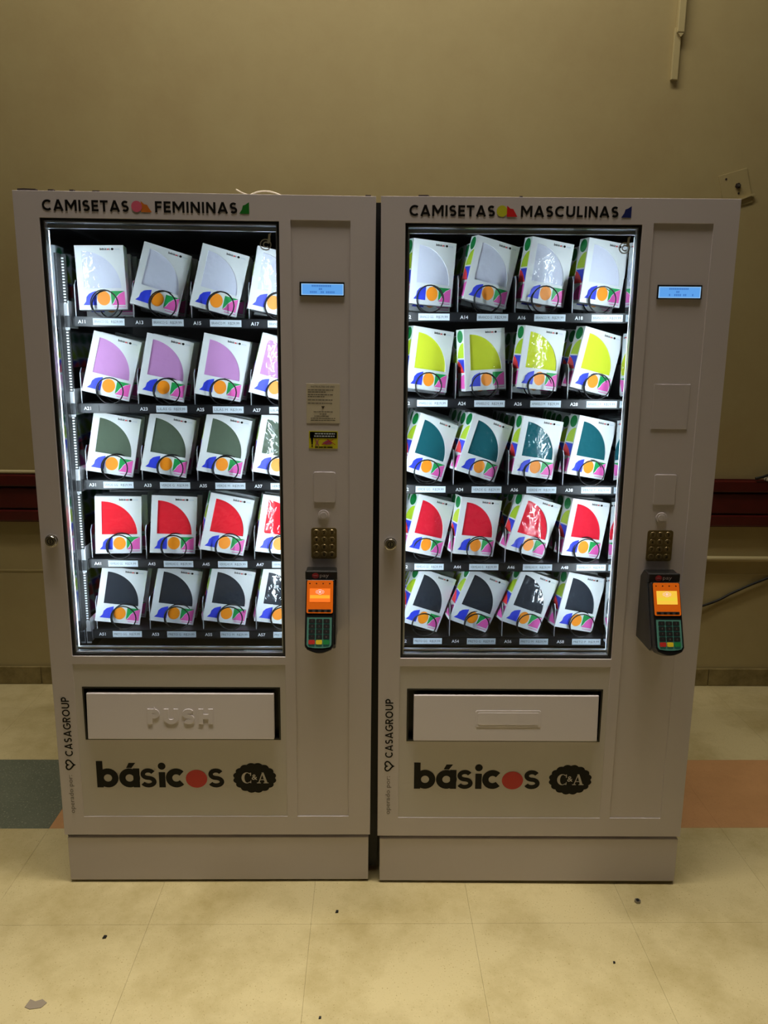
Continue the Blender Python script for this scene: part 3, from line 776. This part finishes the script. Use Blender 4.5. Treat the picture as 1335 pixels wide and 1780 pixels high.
        for xa, xb in ((.7000, .7080), (.7095, .7200), (.7215, .7290), (.7305, .7440)): b.rect(xa, xb, 1.2352, 1.2382, y, 'print_black')
        b.build('warning_sticker', R)
    else:
        b = MB(); b.box(.6765, .7660, .0012, .0022, 1.2885, 1.3990, 'shell'); b.build('blank_plate', R, bevel=.0006)
    # blanked coin openings
    b = MB(); b.prism(rrect(.6960, .7510, 1.0960, 1.1740, .005), .0004, .0022, 'shell'); b.build('blank_plate', R, bevel=.001)
    b = MB(); b.cyl(.7210, 1.0620, .0140, .0004, .0022, 'shell', 28); b.cyl(.7210, 1.0620, .0085, -.0004, .0004, 'shell', 24); b.build('blank_cap', R, bevel=.0008)
    # selection keypad
    b = MB(); b.prism(rrect(.6890, .7545, .9480, 1.0295, .0065), -.0005, .0022, 'keypad_metal'); kp = b.build('keypad', R)
    for q, chs in enumerate(('1', '2', '3', '4', '5', '6', '7', '8', '9', '*', '0', '#')):
        kx = .7020 + (q % 3) * .0200; kz = 1.0175 - (q // 3) * .0193
        b = MB(); b.cyl(kx, kz, .0072, -.0013, -.0004, 'key_metal', 18, r1=.0080)
        b.text(chs, kx, kz - .0036, .0072, -.0015, 'print_black', align='c', bold=.02); b.build('key', kp)
    terminal(R, idx)
    return R

def mtx(dx, dy, a, ln, lift):
    return Matrix.Translation((dx, dy, lift)) @ Matrix.Rotation(a, 4, 'Z') @ Matrix.Translation((MW / 2, 0, 0)) @ Matrix.Rotation(ln, 4, 'Y') @ Matrix.Translation((-MW / 2, 0, 0))
MT = [mtx(0, 0, 0, .00059, .0006), mtx(.8690, -.0052, -.01485, -.00507, .0024)]
for i in (0, 1): machine(i, MT[i])

# ------------------------------------------------------------------ boxed T-shirts
BW, BH, BT = .125, .165, .045
def bx(u): return (u - .5) * BW
def bz(v): return v * BH
QX, QZ, QR = bx(.14), bz(.335), .0955
AR = [(QX + QR * cos(radians(90 * i / 16)), QZ + QR * sin(radians(90 * i / 16))) for i in range(17)]
b = MB()
x0, x1 = -BW / 2, BW / 2
F = lambda p: b.flat(p, 0, 'carton')
F([(x0, 0), (x1, 0), (x1, QZ), (QX, QZ), (x0, QZ)]); F([(x0, QZ), (QX, QZ), (QX, QZ + QR), (QX, BH), (x0, BH)])
F([(QX, QZ + QR), AR[15], AR[14], AR[13], AR[12], AR[11], AR[10], AR[9], AR[8], (x1, BH), (QX, BH)])
F([AR[8], AR[7], AR[6], AR[5], AR[4], AR[3], AR[2], AR[1], AR[0], (x1, QZ), (x1, BH)])
edge = [(QX, QZ)] + AR
for i in range(len(edge)):
    a, c = edge[i], edge[(i + 1) % len(edge)]
    b.face([(a[0], 0, a[1]), (c[0], 0, c[1]), (c[0], .003, c[1]), (a[0], .003, a[1])], 'carton')
for f in ([(x0, 0, 0), (x0, 0, BH), (x0, BT, BH), (x0, BT, 0)], [(x1, 0, 0), (x1, BT, 0), (x1, BT, BH), (x1, 0, BH)],
          [(x0, BT, 0), (x0, BT, BH), (x1, BT, BH), (x1, BT, 0)], [(x0, 0, BH), (x1, 0, BH), (x1, BT, BH), (x0, BT, BH)], [(x0, 0, 0), (x0, BT, 0), (x1, BT, 0), (x1, 0, 0)]):
    b.face(f, 'carton')
CARTON = b.data('carton')
SH = {}
for k in SHIRT:
    b = MB(); b.flat(edge, .0028, 'shirt_' + k); SH[k] = b.data('folded_shirt')
b = MB(); b.flat(edge, .0010, 'film'); FILM = b.data('window_film')
b = MB(); y = -.0003
b.flat([(bx(.09), bz(.075)), (bx(.37), bz(.07)), (bx(.37), bz(.295)), (bx(.29), bz(.275)), (bx(.22), bz(.25)), (bx(.165), bz(.20)), (bx(.15), bz(.13))], y, 'p_blue')
b.disc(bx(.52), bz(.178), .0168, .0185, y, 'p_orange', 28)
b.flat([(bx(.675), bz(.29)), (bx(.96), bz(.29)), (bx(.84), bz(.245)), (bx(.76), bz(.18)), (bx(.72), bz(.12)), (bx(.675), bz(.075))], y, 'p_green')
b.flat([(bx(.675), bz(.07)), (bx(.96), bz(.07)), (bx(.96), bz(.285)), (bx(.845), bz(.24)), (bx(.77), bz(.175)), (bx(.73), bz(.11))], y, 'p_pink')
b.rect(bx(.72), bx(.96), bz(.035), bz(.045), y, 'p_pink')
FPRINT = b.data('front_print')
b = MB(); basicos(b, bx(.52), bz(.925), .0270, y, 'print_black', 'p_red'); b.disc(bx(.775), bz(.940), .0036, .0030, y, 'print_black', 16)
for q in range(3): b.rect(bx(.82) + q * .0046, bx(.82) + q * .0046 + .0036, bz(.930), bz(.930) + .003, y, 'tag_white')
LOGO = b.data('logo_print')
b = MB(); xx = x0 - .0003
def sflat(p, m):
    a = sum(p[i][0] * p[(i + 1) % len(p)][1] - p[(i + 1) % len(p)][0] * p[i][1] for i in range(len(p)))
    p = p if a < 0 else p[::-1]
    b.face([(xx, c, d) for c, d in p], m)
sflat([(.0225 + .0165 * cos(2 * pi * i / 24), bz(.885) + .0165 * sin(2 * pi * i / 24)) for i in range(24)], 'p_dkgreen')
sflat([(.004, bz(.54))] + [(.004 + .036 * cos(radians(9 * i)), bz(.54) + .040 * sin(radians(9 * i))) for i in range(11)], 'p_lime')
sflat([(.003, bz(.30)), (.003, bz(.515)), (.042, bz(.515)), (.030, bz(.47)), (.016, bz(.40))], 'p_blue')
sflat([(.004, bz(.30)), (.016, bz(.41)), (.030, bz(.475)), (.042, bz(.50)), (.042, bz(.30))], 'p_red')
sflat([(.004, bz(.04))] + [(.004 + .036 * cos(radians(9 * i)), bz(.04) + .038 * sin(radians(9 * i))) for i in range(11)], 'p_pink')
SPRINT = b.data('side_print')

ORD = ['', 'second', 'third', 'fourth', 'fifth', 'sixth']
CNAME = {'white': 'white', 'lilac': 'lilac', 'olive': 'olive green', 'red': 'red', 'black': 'black', 'lime': 'lime yellow', 'teal': 'dark teal', 'crimson': 'red'}
def pose(x, y, z, roll, yaw, pit):
    return Matrix.Translation((x, y, z)) @ Matrix.Rotation(yaw, 4, 'Z') @ Matrix.Rotation(pit, 4, 'X') @ Matrix.Rotation(roll, 4, 'Y') @ Matrix.Translation((0, 0, -BH / 2))
rnd = random.Random(11)
for slot in sorted(FIT):
    x, z, roll, yaw, pit = FIT[slot]
    idx = 0 if int(slot[2]) % 2 else 1
    row = int(slot[1]) - 1
    colr = ROWCOL[idx][row]
    side = ('left', 'right')[idx]
    zf = TRAYZ[idx][row] + .0128
    for k in range(6):
        rl, yw, pt, xk, zk = roll, yaw, pit, x, z
        if k:
            rl = roll * .9 + rnd.uniform(-.04, .03); yw = (yaw * .9 if idx else .2) + rnd.uniform(-.03, .03); pt = rnd.uniform(-.03, .03)
            xk = x + rnd.uniform(-.004, .004) - (.006 * min(k, 3) if idx and slot[2] != '2' else 0)
            if row == 0 and idx == 0: rl *= .6
        m = pose(xk, .222 + .0575 * k, zk, rl, yw, pt)
        low = min((m @ Vector((a, c, 0))).z for a in (x0, x1) for c in (0, BT))
        if k: m = Matrix.Translation((0, 0, zf + .003 - low)) @ m
        elif low < zf + .001: m = Matrix.Translation((0, 0, zf + .001 - low)) @ m
        R = empty('shirt_box', MT[idx] @ m)
        if k == 0: lab = 'frontmost %s T-shirt box in slot %s of the %s machine' % (CNAME[colr], slot, side)
        else: lab = '%s T-shirt box, %s from the front in slot %s, %s machine' % (CNAME[colr], ORD[k], slot, side)
        tag(R, lab, 'box', 'boxed T-shirts in the vending machines')
        put('carton', CARTON, R); put('folded_shirt', SH[colr], R); put('side_print', SPRINT, R); put('front_print', FPRINT, R)
        if k == 0:
            put('window_film', FILM, R); put('logo_print', LOGO, R)

# ------------------------------------------------------------------ scraps on the machine tops
def chip(name, idx, pts, h, m, lab, cat, x, y):
    b = MB(); b.prism(pts, 0, h, m, axis='z')
    o = b.build(name); o.matrix_world = MT[idx] @ Matrix.Translation((x, y, MH + .0002)); tag(o, lab, cat); return o
chip('paint_flake', 0, [(-.02, -.006), (-.005, -.010), (.022, -.006), (.024, .004), (.0, .008), (-.018, .006)], .0055, 'scrap_dark', 'longest dark flake on the left corner of the left machine top', 'debris', .028, .016)
chip('paint_flake', 0, [(-.006, -.004), (.006, -.005), (.008, .003), (-.005, .004)], .0050, 'scrap_dark', 'dark flake above the letter C on top of the left machine', 'debris', .085, .014)
chip('paint_flake', 0, [(-.005, -.004), (.004, -.004), (.006, .004), (-.003, .005)], .0052, 'scrap_dark', 'dark flake above the letter M on top of the left machine', 'debris', .134, .014)
chip('paint_flake', 0, [(-.008, -.004), (.008, -.003), (.007, .004), (-.008, .004)], .0042, 'scrap_dark', 'flat dark flake above the letter E on top of the left machine', 'debris', .190, .014)
chip('paint_flake', 0, [(-.006, -.004), (.007, -.003), (.005, .005), (-.005, .004)], .0044, 'scrap_dark', 'dark flake at the right corner of the left machine top', 'debris', .828, .014)
chip('paint_flake', 1, [(-.012, -.005), (.010, -.006), (.014, .003), (-.010, .006)], .0048, 'scrap_dark', 'dark flake above the word CAMISETAS on top of the right machine', 'debris', .100, .014)
chip('paint_flake', 1, [(-.003, -.003), (.004, -.003), (.003, .003), (-.003, .003)], .0045, 'scrap_dark', 'tiny dark speck near the middle of the right machine top', 'debris', .330, .014)
b = MB(); b.tube(curve([(-.036, 0, .001), (-.02, .002, .008), (0, .003, .011), (.02, .002, .008), (.038, 0, .001)], 16), .0016, 'scrap_white', 6)
o = b.build('plastic_strap', smooth=True); o.matrix_world = MT[0] @ Matrix.Translation((.585, .02, MH + .0008)); tag(o, 'pale arched plastic strap on top of the left machine', 'strap')
b = MB(); b.tube([(-.014, 0, .013), (.0, 0, .006), (.014, 0, .001)], .0014, 'scrap_white', 6)
o = b.build('plastic_strip', smooth=True); o.matrix_world = MT[0] @ Matrix.Translation((.530, .02, MH + .0008)); tag(o, 'short slanting pale strip above the green shape, left machine top', 'strip')

# ------------------------------------------------------------------ bits on the floor
b = MB(); b.prism(arc(0, 0, .009, .009, 0, 360, 6)[:-1], 0, .006, 'zinc', axis='z'); b.prism(arc(0, 0, .0045, .0045, 0, 360, 12)[:-1], .006, .0075, 'gasket', axis='z')
o = b.build('steel_nut', loc=(1.584, -.086, .0002)); tag(o, 'small steel nut on the floor before the right machine', 'nut')
b = MB(); b.prism([(-.022, -.010), (-.008, -.016), (.016, -.012), (.024, .002), (.010, .012), (-.004, .006), (-.018, .012)], 0, .0012, 'gum', axis='z')
o = b.build('gum_blot', loc=(.082, -.411, .0002), bevel=.0004); tag(o, 'flattened grey gum blot at the lower left of the floor', 'gum')
for i, (xx, yy, s, lab) in enumerate(((.171, -.209, .0045, 'black chip on the floor before the left machine'), (.760, -.121, .004, 'tiny dark crumb on the floor below the gap between machines'),
                                      (.735, -.455, .003, 'tiny dark crumb at the bottom edge of the floor'), (1.452, -.300, .003, 'tiny dark crumb on the floor right of centre'))):
    b = MB(); b.prism([(-s, -s), (s * .8, -s * .7), (s, s), (-s * .6, s * 1.2)], 0, s * .8, 'gasket', axis='z')
    o = b.build('floor_crumb', loc=(xx, yy, .0002)); tag(o, lab, 'crumb')
